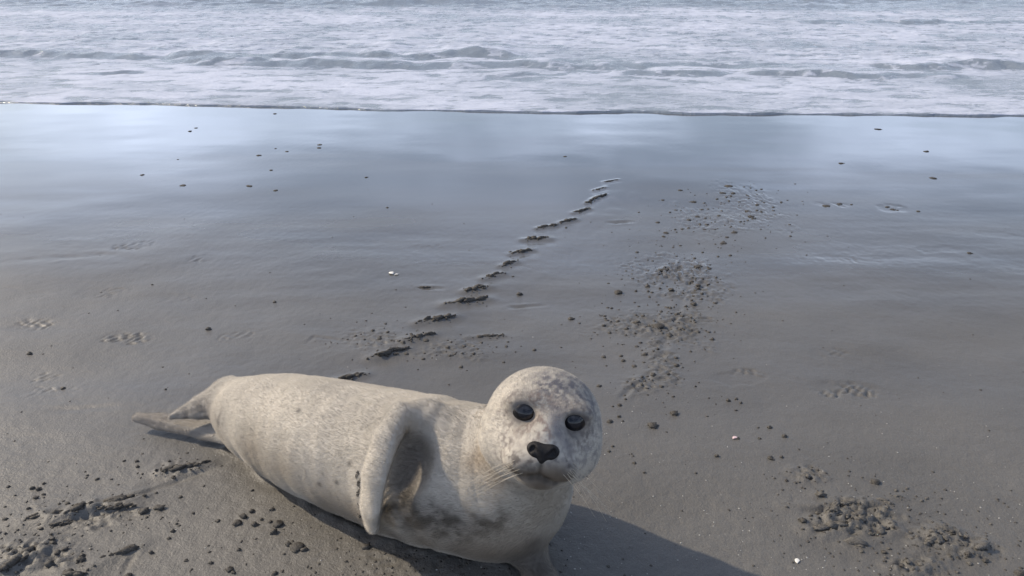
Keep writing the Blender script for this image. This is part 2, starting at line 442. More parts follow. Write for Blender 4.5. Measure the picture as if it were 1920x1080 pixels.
# ------------------------------------------------------------------ distance-field modelling
class Field:
    def __init__(self, lo, hi, h):
        self.lo = np.array(lo, float); self.h = h
        self.n = np.ceil((np.array(hi) - self.lo) / h).astype(int) + 1
        self.D = np.ones(self.n, np.float32)
        self.ax = [(self.lo[i] + h*np.arange(self.n[i])).astype(np.float32) for i in range(3)]
    def block(self, lo, hi):
        a = np.clip(np.floor((np.array(lo)-self.lo)/self.h).astype(int), 0, self.n)
        b = np.clip(np.ceil((np.array(hi)-self.lo)/self.h).astype(int)+1, 0, self.n)
        sl = tuple(slice(a[i], b[i]) for i in range(3))
        X = self.ax[0][sl[0]][:, None, None]; Y = self.ax[1][sl[1]][None, :, None]; Z = self.ax[2][sl[2]][None, None, :]
        return sl, X, Y, Z
    def union(self, fn, lo, hi, k):
        sl, X, Y, Z = self.block(lo, hi)
        a = self.D[sl]; b = fn(X, Y, Z)
        h = np.maximum(k - np.abs(a-b), 0)/k
        self.D[sl] = np.minimum(a, b) - h*h*k*.25
    def cut(self, fn, lo, hi, k):
        sl, X, Y, Z = self.block(lo, hi)
        a = self.D[sl]; b = -fn(X, Y, Z)
        h = np.maximum(k - np.abs(a-b), 0)/k
        self.D[sl] = np.maximum(a, b) + h*h*k*.25
    def capsule(self, a, b, ra, rb, k=.01, nrm=None, flat=1.0, cut=False):
        a = np.array(a, float); b = np.array(b, float)
        ab = b-a
        sc = 1/flat
        if nrm is not None:
            nn = np.array(nrm, float); nn /= np.linalg.norm(nn)
        def fn(X, Y, Z):
            qx, qy, qz = X-a[0], Y-a[1], Z-a[2]
            v = ab
            if nrm is not None:
                qn = (qx*nn[0]+qy*nn[1]+qz*nn[2])*(sc-1)
                qx, qy, qz = qx+nn[0]*qn, qy+nn[1]*qn, qz+nn[2]*qn
                v = ab + nn*(ab@nn)*(sc-1)
            t = np.clip((qx*v[0]+qy*v[1]+qz*v[2])/(v@v+1e-12), 0, 1)
            d = np.sqrt((qx-t*v[0])**2+(qy-t*v[1])**2+(qz-t*v[2])**2) - (ra+(rb-ra)*t)
            return (d*(.75 if nrm is not None and flat < 1 else 1)).astype(np.float32)
        r = max(ra, rb)+.07
        (self.cut if cut else self.union)(fn, np.minimum(a, b)-r, np.maximum(a, b)+r, k)
    def ellipsoid(self, c, M, rad, k=.02, cut=False):
        c = np.array(c, float); M = np.array(M, float); rad = np.array(rad, float)
        def fn(X, Y, Z):
            qx, qy, qz = X-c[0], Y-c[1], Z-c[2]
            k0 = 0; k1 = 0
            for i in range(3):
                p = (qx*M[i][0]+qy*M[i][1]+qz*M[i][2])/rad[i]
                k0 = k0+p*p; k1 = k1+(p/rad[i])**2
            k0 = np.sqrt(k0); k1 = np.sqrt(k1)+1e-9
            return (k0*(k0-1)/k1).astype(np.float32)
        r = max(rad)+.06
        (self.cut if cut else self.union)(fn, c-r, c+r, k)
    def sample(self, p):
        g = (np.asarray(p)-self.lo)/self.h
        i = np.floor(g).astype(int)
        if (i < 0).any() or (i >= self.n-1).any(): return 1.0
        f = g-i; c = self.D[i[0]:i[0]+2, i[1]:i[1]+2, i[2]:i[2]+2]
        c = c[0]*(1-f[0])+c[1]*f[0]; c = c[0]*(1-f[1])+c[1]*f[1]
        return float(c[0]*(1-f[2])+c[1]*f[2])
    def grad(self, p):
        e = self.h*1.5
        g = np.array([self.sample(p+np.eye(3)[i]*e)-self.sample(p-np.eye(3)[i]*e) for i in range(3)])
        return g/(np.linalg.norm(g)+1e-9)
    def hit(self, px, py, off=0.0):
        d = ray(px, py); d = d/np.linalg.norm(d)
        o = np.array((0, 0, CAMH)); t = .7
        while t < 2.2:
            if self.sample(o+d*t) < 0: break
            t += .0015
        p = o+d*(t-.0007)
        return p + self.grad(p)*off if off else p
    def mesh(self):
        D = self.D; s = D < 0
        c = [s[a:D.shape[0]-1+a, b_:D.shape[1]-1+b_, d:D.shape[2]-1+d] for a in (0, 1) for b_ in (0, 1) for d in (0, 1)]
        anyv = c[0].copy(); allv = c[0].copy()
        for q in c[1:]: anyv |= q; allv &= q
        idx = np.argwhere(anyv & ~allv)
        lut = np.full(anyv.shape, -1, np.int64); lut[tuple(idx.T)] = np.arange(len(idx))
        pos = np.zeros((len(idx), 3)); cnt = np.zeros(len(idx))
        cor = [(a, b_, d) for a in (0, 1) for b_ in (0, 1) for d in (0, 1)]
        for u in cor:
            for axis in range(3):
                if u[axis]: continue
                w = list(u); w[axis] = 1
                d0 = D[tuple((idx+u).T)]; d1 = D[tuple((idx+np.array(w)).T)]
                m = (d0 < 0) != (d1 < 0)
                t = d0[m]/(d0[m]-d1[m])
                base = np.array(u, float)[None].repeat(m.sum(), 0); base[:, axis] += t
                pos[m] += base; cnt[m] += 1
        pos = self.lo + (idx + pos/cnt[:, None])*self.h
        quads = []
        for axis in range(3):
            a, b_ = (axis+1) % 3, (axis+2) % 3
            s0 = np.take(s, range(D.shape[axis]-1), axis); s1 = np.take(s, range(1, D.shape[axis]), axis)
            e = np.argwhere(s0 != s1)
            e = e[(e[:, a] > 0) & (e[:, b_] > 0) & (e[:, a] < D.shape[a]-1) & (e[:, b_] < D.shape[b_]-1)]
            neg = s0[tuple(e.T)]
            def L(da, db):
                q = e.copy(); q[:, a] += da; q[:, b_] += db
                return lut[tuple(q.T)]
            q = np.stack([L(-1, -1), L(0, -1), L(0, 0), L(-1, 0)], 1)
            q[~neg] = q[~neg][:, ::-1]
            quads.append(q)
        return pos, np.concatenate(quads)

def catmull(P, n):
    P = np.array(P, float)
    E = np.vstack([2*P[0]-P[1], P, 2*P[-1]-P[-2]])
    out = []
    m = len(P)-1
    for u in np.linspace(0, m-1e-6, n):
        i = int(u); t = u-i
        a, b_, c, d = E[i], E[i+1], E[i+2], E[i+3]
        out.append(.5*((2*b_)+(c-a)*t+(2*a-5*b_+4*c-d)*t*t+(3*b_-a-3*c+d)*t**3))
    return np.array(out)

# ------------------------------------------------------------------ the seal
seal = bpy.data.objects.new('seal', None)
col.objects.link(seal)
tag(seal, 'pale cream seal pup lying on wet sand with head raised, facing viewer', 'seal')
FD = Field((-.93, .80, -.035), (.26, 1.60, .43), .0031)

def sp(px, py, z, r): return list(W(px, py, z)) + [r]
SPINE = [sp(452, 770, .070, .062), sp(490, 782, .088, .086), sp(545, 800, .102, .104), sp(620, 826, .112, .117), sp(700, 850, .118, .124),
         sp(790, 875, .124, .130), sp(870, 895, .126, .128), sp(926, 908, .128, .117), sp(966, 905, .140, .098)]
SPL = catmull(SPINE, 44)
for i in range(len(SPL)-1):
    FD.capsule(SPL[i][:3], SPL[i+1][:3], SPL[i][3], SPL[i+1][3], .006)
# chest in front and the neck lifting to the head
FD.ellipsoid(W(945, 937, .098), np.eye(3), (.093, .083, .098), .05)
FD.capsule(W(905, 890, .135), W(985, 838, .225), .106, .080, .04)
FD.capsule(W(985, 838, .225), W(1015, 810, .28), .080, .078, .02)

HC = W(1018, 800, .305)
HS = .882
Fv = np.array((0, 0, CAMH)) - HC; Fv /= np.linalg.norm(Fv)
Rv = np.array((1.0, 0, 0)); Rv -= Fv*(Rv@Fv); Rv /= np.linalg.norm(Rv)
Uv = np.cross(Fv, Rv)
a = math.radians(11)
Rv, Uv = Rv*math.cos(a)-Uv*math.sin(a), Uv*math.cos(a)+Rv*math.sin(a)
a = math.radians(10)
Fv, Uv = Fv*math.cos(a)-Uv*math.sin(a), Uv*math.cos(a)+Fv*math.sin(a)
a = math.radians(4)
Fv, Rv = Fv*math.cos(a)+Rv*math.sin(a), Rv*math.cos(a)-Fv*math.sin(a)
HM = np.array([Rv, Fv, Uv])
def H(r, f, u): return HC + (Rv*r + Fv*f + Uv*u)*HS
def HE(r, f, u, rad, k): FD.ellipsoid(H(r, f, u), HM, np.array(rad)*HS, k*HS)
HE(0, -.012, .004, (.105, .098, .102), .022)
HE(-.002, .008, -.034, (.104, .078, .064), .035)         # cheeks
HE(0, .070, -.036, (.058, .062, .042), .045)             # muzzle
HE(0, .055, .006, (.028, .060, .034), .045)              # bridge of the nose
for s_ in (-1, 1):
    HE(s_*.029, .099, -.044, (.034, .033, .026), .010)   # whisker pads
    HE(s_*.048, .066, .046, (.026, .022, .014), .03)     # brow
HE(0, .090, -.070, (.036, .034, .018), .010)             # chin
NOSEP = FD.hit(1018, 850)
# mouth line and philtrum
ml = [H(r, .2, u) for r, u in [(-.054, -.060), (-.032, -.068), (-.013, -.063), (0, -.059), (.013, -.063), (.032, -.068), (.054, -.060)]]
mpts = []
for q in ml:
    o = q.copy()
    for _ in range(400):
        if FD.sample(o) < 0: break
        o = o - Fv*.001
    mpts.append(o)
for i in range(len(mpts)-1): FD.capsule(mpts[i], mpts[i+1], .0028, .0028, .004, cut=True)
FD.capsule(NOSEP+Fv*.002-Uv*.012, mpts[3], .0022, .0022, .003, cut=True)
# eye sockets
EYES = []
for px, py in ((978, 775), (1083, 797)):
    p = FD.hit(px, py); g = FD.grad(p); g = g*.75+Fv*.25; g /= np.linalg.norm(g)
    EYES.append((p, g))
for p, g in EYES:
    EM = np.array([Rv, g, np.cross(g, Rv)])
    FD.ellipsoid(p+g*.002, HM, (.0225, .009, .0168), .007, cut=True)

# hind flippers
ln = np.array((.05, -.35, .9))
FD.capsule(W(455, 818, .032), W(385, 806, .020), .026, .023, .012, ln, .42)
FD.capsule(W(385, 806, .020), W(300, 790, .023), .023, .020, .006, ln, .36)
FD.capsule(W(300, 790, .023), W(258, 782, .030), .020, .013, .006, ln, .42)
FD.capsule(W(360, 806, .018), W(254, 783, .030), .006, .005, .006)
hipn = np.array((-.1, -.72, .68))
FD.capsule(W(465, 750, .100), W(425, 748, .098), .050, .046, .012, hipn, .55)
FD.capsule(W(425, 748, .098), W(375, 763, .078), .047, .027, .006, hipn, .45)
FD.capsule(W(375, 763, .078), W(320, 782, .055), .025, .006, .005, hipn, .42)
FD.capsule(W(435, 716, .120), W(322, 780, .058), .012, .005, .006)

# front right flipper over the flank
def B(px, py, off): return FD.hit(px, py, off)
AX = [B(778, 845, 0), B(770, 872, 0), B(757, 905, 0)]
f0, f1, f2 = B(865, 785, -.035), B(804, 785, .004), B(758, 802, .028)
f2b, f3, f4 = B(743, 842, .044), B(729, 888, .046), B(719, 930, .038)
f5 = B(713, 962, .026)
f6 = f5 + (W(709, 990, .025)-f5)*.95
fn_ = np.array((-.62, -.62, .35)); fn_ /= np.linalg.norm(fn_)
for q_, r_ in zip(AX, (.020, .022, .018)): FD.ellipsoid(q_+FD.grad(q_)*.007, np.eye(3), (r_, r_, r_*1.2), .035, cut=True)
FD.capsule(f0, f1, .040, .027, .035)
FD.capsule(f1, f2, .027, .023, .014, fn_, .85)
FD.capsule(f2, f2b, .023, .025, .005, fn_, .65)
FD.capsule(f2b, f3, .025, .026, .005, fn_, .50)
FD.capsule(f3, f4, .026, .022, .004, fn_, .42)
FD.capsule(f4, f5, .022, .015, .004, fn_, .40)
FD.capsule(f5, f6, .015, .006, .004, fn_, .42)
# front left flipper propped under the chest
l0, l1, l2 = W(975, 985, .075), W(990, 1032, .030), W(1012, 1078, .010)
FD.capsule(l0, l1, .045, .030, .02)
FD.capsule(l1, l2, .030, .026, .012, (0, .3, 1), .6)
FD.capsule(l2, W(1030, 1130, .006), .026, .018, .01, (0, .3, 1), .45)

BV, BF = FD.mesh()
HITS = {}
def mark(px, py): return FD.hit(px, py)

# spine parameter for folds and markings
SPP = SPL[:, :3]
def spine_t(P):
    best = np.full(len(P), 9.); tt = np.zeros(len(P))
    for i in range(len(SPP)):
        d = np.linalg.norm(P-SPP[i], axis=1); m = d < best
        best[m] = d[m]; tt[m] = i/(len(SPP)-1)
    return tt, best
# smooth version of t: weighted mean
def spine_soft(P):
    w = 0; s_ = 0
    for i in range(len(SPP)):
        q = np.exp(-((np.linalg.norm(P-SPP[i], axis=1))**2)/(2*.04**2)) + 1e-30
        w = w+q; s_ = s_+q*i/(len(SPP)-1)
    return s_/w

m_skin, n, l, b = mat('seal_skin')
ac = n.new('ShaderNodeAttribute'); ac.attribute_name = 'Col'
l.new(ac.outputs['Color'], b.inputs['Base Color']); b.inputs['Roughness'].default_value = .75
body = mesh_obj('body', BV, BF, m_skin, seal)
me = body.data
NRM = np.zeros(len(BV)*3, np.float32); me.vertex_normals.foreach_get('vector', NRM); NRM = NRM.reshape(-1, 3)
T = spine_soft(BV)
hd = np.linalg.norm((BV-HC)@HM.T/np.array((.102, .155, .102)), axis=1)   # ~1 at the head surface
offhead = sstep(.95, 1.5, hd)
axis = SPP[-1]-SPP[0]; axis /= np.linalg.norm(axis)
sidev = np.cross(axis, (0, 0, 1)); sidev /= np.linalg.norm(sidev)
mid = np.stack([np.interp(T, np.linspace(0, 1, len(SPP)), SPP[:, i]) for i in range(3)], 1)
ang = np.arctan2((BV-mid)[:, 2], (BV-mid)@sidev)
fold = fbm(T*16+.35*np.sin(ang*1.3), ang*.5, 2, 201)
fd = .0030*fold*sstep(.05, .2, T)*(1-.75*sstep(.68, .85, T))*offhead + .0012*fbm3(BV*14, 2, 205)*offhead
nk = [mark(893, 845), mark(862, 865)]
for j, q in enumerate(nk):
    dd = np.abs((BV-q)@axis + .25*((BV-q)@np.array((0, 0, 1))))
    near = np.exp(-(np.linalg.norm(BV-q, axis=1)/.11)**2)
    fd += -.0020*np.exp(-((dd+.006*fbm3(BV*12, 2, 207))/.008)**2)*near*offhead
def digits(A, B_, nrm, rad, pitch, amp):
    d = B_-A; L = np.linalg.norm(d); d = d/L
    nrm = nrm/np.linalg.norm(nrm); ac_ = np.cross(d, nrm); ac_ /= np.linalg.norm(ac_)
    q = BV-A; t = q@d; ax_ = q@ac_
    m = sstep(rad*1.5, rad*1.1, np.linalg.norm(q-np.clip(t, 0, L)[:, None]*d, axis=1))*sstep(.1, .5, t/L)
    return amp*m*np.cos(ax_*2*np.pi/pitch)
fd += digits(f3, f6, fn_, .022, .0100, .0018)
fd += digits(W(425, 815, .022), W(254, 782, .030), ln, .020, .0105, .0004)
fd += digits(W(430, 745, .098), W(320, 782, .055), hipn, .026, .013, .0003)
BV = BV + NRM*fd[:, None]
me.vertices.foreach_set('co', BV.astype(np.float32).ravel()); me.update()

# coat colours
C = np.zeros((len(BV), 3)); C[:] = (.50, .462, .40)
nz = fbm3(BV*9, 4, 210)
nzf = fbm3(BV*60, 3, 214)
C *= (1+.16*nz+.07*nzf)[:, None]
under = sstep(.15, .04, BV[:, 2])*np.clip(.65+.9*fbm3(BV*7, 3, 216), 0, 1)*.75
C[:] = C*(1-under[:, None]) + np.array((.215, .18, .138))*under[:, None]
damp = sstep(.0, .6, fbm3(BV*np.array((5, 9, 9)), 3, 218))*.22
C[:] = C*(1-damp[:, None]) + np.array((.30, .28, .26))*damp[:, None]
hind = sstep(W(440, 780, .06)[0], W(395, 780, .05)[0], BV[:, 0])*.6
C[:] = C*(1-hind[:, None]) + np.array((.26, .24, .22))*hind[:, None]
hmask = 1-sstep(.95, 1.35, hd)
spk = hmask*sstep(-.05, .38, fbm3(BV*105, 3, 219))*(.30+.22*sstep(-.05, .07, (BV-HC)@Rv))
C[:] = C*(1-spk[:, None]) + np.array((.17, .16, .165))*spk[:, None]
def paint(p, r, colr, st, thr=None, seed=0):
    ii = np.nonzero(np.abs(BV-p).max(1) < 2.2*r)[0]
    d = np.linalg.norm(BV[ii]-p, axis=1)/r
    m = np.exp(-d**2*1.2)*st
    if thr is not None:
        lo_, hi_ = (-.4, .5) if thr < 65 else (-.12, .32)
        m = np.clip(m*sstep(lo_, hi_, fbm3(BV[ii]*thr, 3, 220+seed))*1.4, 0, 1)
    C[ii] = C[ii]*(1-m[:, None]) + np.array(colr)*m[:, None]
GREY = (.155, .15, .165); BRN = (.17, .135, .10); DRK = (.045, .04, .04)
for px, py, r in ((1040, 715, .034), (1075, 735, .03), (1100, 750, .03), (1050, 760, .022), (1110, 775, .025), (1020, 725, .02), (1085, 715, .02)):
    paint(mark(px, py), r, GREY, .7, 115, 1)
for px, py, r in ((1046, 765, .013), (1042, 785, .012), (1040, 800, .011), (1050, 815, .012), (1062, 832, .012), (1070, 845, .011)):
    paint(mark(px, py), r, (.13, .125, .145), .6)
for px, py, r in ((1020, 745, .02), (1015, 790, .018), (1022, 815, .018), (1000, 750, .014), (985, 800, .02)):
    paint(mark(px, py), r, (.24, .19, .165), .7, 120, 2)
for px, py, r in ((1015, 895, .03), (985, 890, .022), (1045, 892, .022), (1060, 898, .02), (965, 885, .012), (1015, 905, .02)):
    paint(mark(px, py), r, (.11, .085, .06), .9)
for px, py, r in ((960, 800, .022), (950, 830, .022), (945, 770, .02), (960, 740, .02), (1085, 830, .02), (1075, 860, .016), (1100, 820, .02), (1000, 830, .014), (1040, 835, .012), (1095, 780, .025), (940, 860, .018)):
    paint(mark(px, py), r, (.20, .175, .16), .6, 120, 9)
for px, py, r in ((985, 862, .014), (970, 868, .014), (1050, 868, .014), (1064, 872, .014), (1000, 872, .010), (955, 855, .012)):
    paint(mark(px, py), r, (.10, .085, .075), .7, 120, 3)
for q in mpts: paint(q, .006, (.03, .025, .02), .9)
paint((NOSEP+mpts[3])/2, .005, (.04, .035, .03), .8)
for p, g in EYES:
    paint(p+Uv*.002, .030, (.14, .115, .10), .6)
    paint(p, .021, DRK, .97)
# dirty wet patch on the belly, sandy stains low on the flank
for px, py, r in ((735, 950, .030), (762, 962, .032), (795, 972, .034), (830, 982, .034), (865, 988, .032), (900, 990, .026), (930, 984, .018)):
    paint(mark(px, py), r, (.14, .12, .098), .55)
for q_ in AX: paint(q_-np.array((0, -.012, .008)), .034, (.13, .108, .088), .75)  # armpit hollow: dark bare skin, deepened with painted shade
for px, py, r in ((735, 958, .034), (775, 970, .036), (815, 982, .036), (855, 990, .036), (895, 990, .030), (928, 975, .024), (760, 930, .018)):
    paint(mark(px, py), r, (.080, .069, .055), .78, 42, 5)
for px, py, r in ((985, 1045, .035), (1000, 1062, .035), (1012, 1076, .035), (1000, 1020, .02)):
    paint(mark(px, py), r, (.10, .088, .075), .85)
for px, py, r in ((800, 1020, .03), (860, 1032, .03), (920, 1040, .03), (970, 1035, .03), (740, 1005, .025)):
    paint(mark(px, py), r, (.15, .125, .10), .7)
for px, py, r in ((470, 840, .05), (530, 880, .05), (620, 945, .05), (670, 965, .04), (800, 1015, .05), (900, 1025, .05), (1000, 960, .06), (1040, 940, .05), (960, 1010, .05)):
    paint(mark(px, py), r, (.27, .215, .15), .45)
for px, py, r in ((905, 850, .025), (890, 870, .02), (930, 900, .03)):
    paint(mark(px, py), r, (.33, .25, .165), .5)
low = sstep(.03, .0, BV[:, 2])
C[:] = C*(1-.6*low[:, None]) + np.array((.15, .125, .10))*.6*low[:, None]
for px, py, r in ((380, 775, .03), (410, 790, .03), (350, 782, .02)):
    paint(mark(px, py), r, (.13, .12, .11), .6, 60, 7)
for px, py in ((632, 905), (600, 908), (560, 770), (655, 870)):
    paint(mark(px, py), .005, DRK, .85)
np.clip(C, .005, .9, out=C)
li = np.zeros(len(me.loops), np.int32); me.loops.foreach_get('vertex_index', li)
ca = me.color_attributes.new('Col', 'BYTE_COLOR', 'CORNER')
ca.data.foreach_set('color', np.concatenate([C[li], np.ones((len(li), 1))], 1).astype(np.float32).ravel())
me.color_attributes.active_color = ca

# fur
bare = np.ones(len(BV))
for p, g in EYES: bare *= sstep(.017, .022, np.linalg.norm(BV-p, axis=1))
bare *= sstep(.018, .026, np.linalg.norm((BV-NOSEP)@HM.T/np.array((1.45, 1, 1)), axis=1))
bare *= sstep(-.004, .006, BV[:, 2])
leng = .55+.45*offhead
muz = np.linalg.norm(BV-H(0, .09, -.045), axis=1)
leng *= .45+.55*sstep(.05, .10, muz)
vlen = body.vertex_groups.new(name='length')
lq = np.round(leng*10).astype(int)
for q in range(1, 11): vlen.add(np.nonzero(lq == q)[0].tolist(), q/10, 'REPLACE')
m_fur, n, l, b = mat('seal_fur')
ac = n.new('ShaderNodeAttribute'); ac.attribute_name = 'Col'
hi = n.new('ShaderNodeHairInfo')
hr = n.new('ShaderNodeMapRange'); hr.inputs['To Min'].default_value = .84; hr.inputs['To Max'].default_value = 1.14
l.new(hi.outputs['Random'], hr.inputs['Value'])
hm = n.new('ShaderNodeMix'); hm.data_type = 'RGBA'; hm.blend_type = 'MULTIPLY'; hm.inputs['Factor'].default_value = 1
l.new(ac.outputs['Color'], hm.inputs['A']); l.new(hr.outputs[0], hm.inputs['B'])
l.new(hm.outputs['Result'], b.inputs['Base Color']); b.inputs['Roughness'].default_value = .55
me.materials.append(m_fur)
headm = 1-sstep(1.0, 1.3, hd)
uvl = me.uv_layers.new(name='flow')
rel = (BV-NOSEP)@HM.T
rad_ = np.linalg.norm(rel, axis=1)
hv = rad_; hu = np.arctan2(rel[:, 2], rel[:, 0])*.1
bv = -(BV@axis) - .25*BV[:, 2]; bu = -ang*.1
wv = headm
fu = hu*wv + bu*(1-wv); fv_ = hv*wv + (bv+.2)*(1-wv)
uvl.data.foreach_set('uv', np.stack([fu[li], fv_[li]], 1).astype(np.float32).ravel())
for nm_, msk in (('density_body', bare*(1-headm)), ('density_head', bare*headm)):
    vg = body.vertex_groups.new(name=nm_)
    q8 = np.round(msk*8).astype(int)
    for q in range(1, 9): vg.add(np.nonzero(q8 == q)[0].tolist(), q/8, 'REPLACE')
back = -axis*.9 + np.array((.0, .1, -.25))
def fur(nm_, count, length, nf_, tf_, rnd, vgd):
    md = body.modifiers.new(nm_, 'PARTICLE_SYSTEM')
    ps = md.particle_system; st = ps.settings
    st.type = 'HAIR'; st.count = count; st.hair_step = 3
    st.use_advanced_hair = True
    st.emit_from = 'FACE'; st.distribution = 'RAND'; st.use_even_distribution = True; st.use_modifier_stack = False
    st.hair_length = length
    st.normal_factor = nf_; st.tangent_factor = tf_; st.tangent_phase = FPH; st.factor_random = rnd
    st.material_slot = 'seal_fur'
    st.root_radius = .20; st.tip_radius = .06; st.radius_scale = .001
    st.display_step = 2; st.render_step = 2
    ps.vertex_group_density = vgd; ps.vertex_group_length = 'length'
FPH = 0.0
fur('body_fur', 260000, .0065, .0006, .0016, .00025, 'density_body')
fur('head_fur', 90000, .0065, .0007, .0012, .0003, 'density_head')

# eyes
m_eye, n, l, b = mat('eye_glossy_black')
b.inputs['Base Color'].default_value = (.006, .006, .008, 1); b.inputs['Roughness'].default_value = .06
b.inputs['IOR'].default_value = 1.45
m_iris, n, l, b = mat('iris_slate')
b.inputs['Base Color'].default_value = (.011, .012, .017, 1); b.inputs['Roughness'].default_value = .10
b.inputs['IOR'].default_value = 1.5
def uv_sphere(nu=28, nv=18):
    V = [(0, 0, 1)]; F = []
    for j in range(1, nv):
        th = math.pi*j/nv
        for i in range(nu):
            ph = 2*math.pi*i/nu
            V.append((math.sin(th)*math.cos(ph), math.sin(th)*math.sin(ph), math.cos(th)))
    V.append((0, 0, -1))
    F3 = []
    for i in range(nu): F3.append((0, 1+i, 1+(i+1) % nu, 1+(i+1) % nu))
    for j in range(nv-2):
        for i in range(nu):
            a0 = 1+j*nu+i; b0 = 1+j*nu+(i+1) % nu
            F3.append((a0, a0+nu, b0+nu, b0))
    L = len(V)-1
    for i in range(nu): F3.append((L, L-nu+(i+1) % nu, L-nu+i, L-nu+i))
    return np.array(V), [tuple(dict.fromkeys(f)) for f in F3]
def poly_obj(name, V, F, material, parent=None):
    mm = bpy.data.meshes.new(name); mm.from_pydata([tuple(v) for v in V], [], F); mm.update()
    mm.polygons.foreach_set('use_smooth', np.ones(len(F), bool)); mm.materials.append(material)
    o = bpy.data.objects.new(name, mm); col.objects.link(o)
    if parent: o.parent = parent
    return o
US, UF = uv_sphere()
for p, g in EYES:
    sc = np.array((.0220, .0195, .0190))
    vv = (US*sc)@HM
    eye = poly_obj('eye', vv + (p - g*.0198), UF, m_eye, seal)
    look = Fv*.8+g*.2; look /= np.linalg.norm(look)
    lx = np.cross(look, Uv); lx /= np.linalg.norm(lx); ly = np.cross(lx, look)
    VI = [look]; FI = []
    for jr in range(1, 6):
        th = .5*jr/5
        for ir in range(24):
            ph = 2*math.pi*ir/24
            VI.append(look*math.cos(th)+(lx*math.cos(ph)+ly*math.sin(ph))*math.sin(th))
    for ir in range(24): FI.append((0, 1+ir, 1+(ir+1) % 24))
    for jr in range(4):
        for ir in range(24):
            a0 = 1+jr*24+ir; b0 = 1+jr*24+(ir+1) % 24
            FI.append((a0, a0+24, b0+24, b0))
    VI = ((np.array(VI)@HM.T)*(sc*1.012))@HM
    poly_obj('iris', VI + (p - g*.0198), FI, m_iris, eye)
# nose pad
m_nose, n, l, b = mat('nose_leather')
b.inputs['Base Color'].default_value = (.012, .011, .012, 1); b.inputs['Roughness'].default_value = .55; b.inputs['IOR'].default_value = 1.36
nn_ = n.new('ShaderNodeTexNoise'); nn_.inputs['Scale'].default_value = 600
bp = n.new('ShaderNodeBump'); bp.inputs['Distance'].default_value = .0008; bp.inputs['Strength'].default_value = .5
l.new(nn_.outputs['Fac'], bp.inputs['Height']); l.new(bp.outputs[0], b.inputs['Normal'])
Rv0, Uv0 = Rv, Uv
Rv, Uv = Rv*.87, Uv*.87
NF = Field(NOSEP-.045, NOSEP+.045, .0013)
nb = NOSEP - Fv*.008
NF.ellipsoid(nb+Uv*.003, HM, (.0235, .0125, .0115), .006)
for s_ in (-1, 1):
    NF.ellipsoid(nb+Rv*s_*.0130+Uv*.005, HM, (.0115, .0125, .0095), .004)
    NF.capsule(nb+Rv*s_*.0120-Uv*.002, nb-Uv*.010, .0095, .0070, .005)
NF.capsule(nb+Uv*.001+Fv*.002, nb-Uv*.010+Fv*.003, .0090, .0070, .005)
NF.capsule(nb+Fv*.0150+Uv*.016, nb+Fv*.0145-Uv*.020, .0016, .0014, .003, cut=True)
for s_ in (-1, 1):
    NF.capsule(nb+Rv*s_*.0175+Uv*.006+Fv*.010, nb+Rv*s_*.0075-Uv*.004+Fv*.0145, .0036, .0026, .003, cut=True)
    NF.capsule(nb+Rv*s_*.0175+Uv*.006+Fv*.010, nb+Rv*s_*.0205+Uv*.000+Fv*.008, .0030, .002, .003, cut=True)
Rv, Uv = Rv0, Uv0
nv, nq = NF.mesh()
mesh_obj('nose', nv, nq, m_nose, seal)

# whiskers
m_wh, n, l, b = mat('whisker_horn')
b.inputs['Base Color'].default_value = (.50, .44, .34, 1); b.inputs['Roughness'].default_value = .35
def tube(pts, r0, r1, sides=5):
    pts = np.array(pts); V = []; F = []
    for i, p in enumerate(pts):
        d = pts[min(i+1, len(pts)-1)]-pts[max(i-1, 0)]; d /= np.linalg.norm(d)
        u = np.cross(d, (0.31, .2, .9)); u /= np.linalg.norm(u); w = np.cross(d, u)
        r = r0+(r1-r0)*i/(len(pts)-1)
        for k in range(sides):
            t = 2*math.pi*k/sides
            V.append(p+r*(u*math.cos(t)+w*math.sin(t)))
    for i in range(len(pts)-1):
        for k in range(sides):
            F.append((i*sides+k, i*sides+(k+1) % sides, (i+1)*sides+(k+1) % sides, (i+1)*sides+k))
    return V, F
def whisker(px, py, s_, k):
    p = FD.hit(px, py) - Fv*.003
    d = Rv*s_*random.uniform(.75, 1.0) - Uv*random.uniform(.25, .75) + Fv*random.uniform(-.05, .30)
    d /= np.linalg.norm(d)
    L = random.uniform(.045, .09)
    drop = -Uv*random.uniform(.15, .4) - Fv*random.uniform(.1, .4)
    pts = [p + d*L*t + drop*L*t*t*.8 for t in np.linspace(0, 1, 9)]
    V, F = tube(pts, .00032, .00010)
    poly_obj('whisker', V, F, m_wh, seal)
k = 0
for px, py in ((972, 862), (964, 868), (978, 870), (958, 876), (970, 878), (984, 878), (962, 886), (974, 888), (986, 886), (952, 866), (966, 893), (978, 862)):
    whisker(px, py, -1, k); k += 1
for px, py in ((1058, 868), (1066, 872), (1052, 876), (1070, 880), (1060, 884), (1072, 890), (1050, 884), (1064, 893), (1074, 874), (1068, 864)):
    whisker(px, py, 1, k); k += 1
# claws at the tip of the front flipper
m_claw, n, l, b = mat('claw_horn')
b.inputs['Base Color'].default_value = (.05, .042, .035, 1); b.inputs['Roughness'].default_value = .4
dirv = f6-f5; dirv /= np.linalg.norm(dirv)
acr = np.cross(dirv, fn_); acr /= np.linalg.norm(acr)
for k in range(5):
    p = f6 + acr*(k-2)*.0052 - dirv*(.003 + .004*abs(k-2))
    V, F = tube([p-dirv*.004, p+dirv*.008, p+dirv*.016-fn_*.003], .0024, .0005, 6)
    poly_obj('claw', V, F, m_claw, seal)

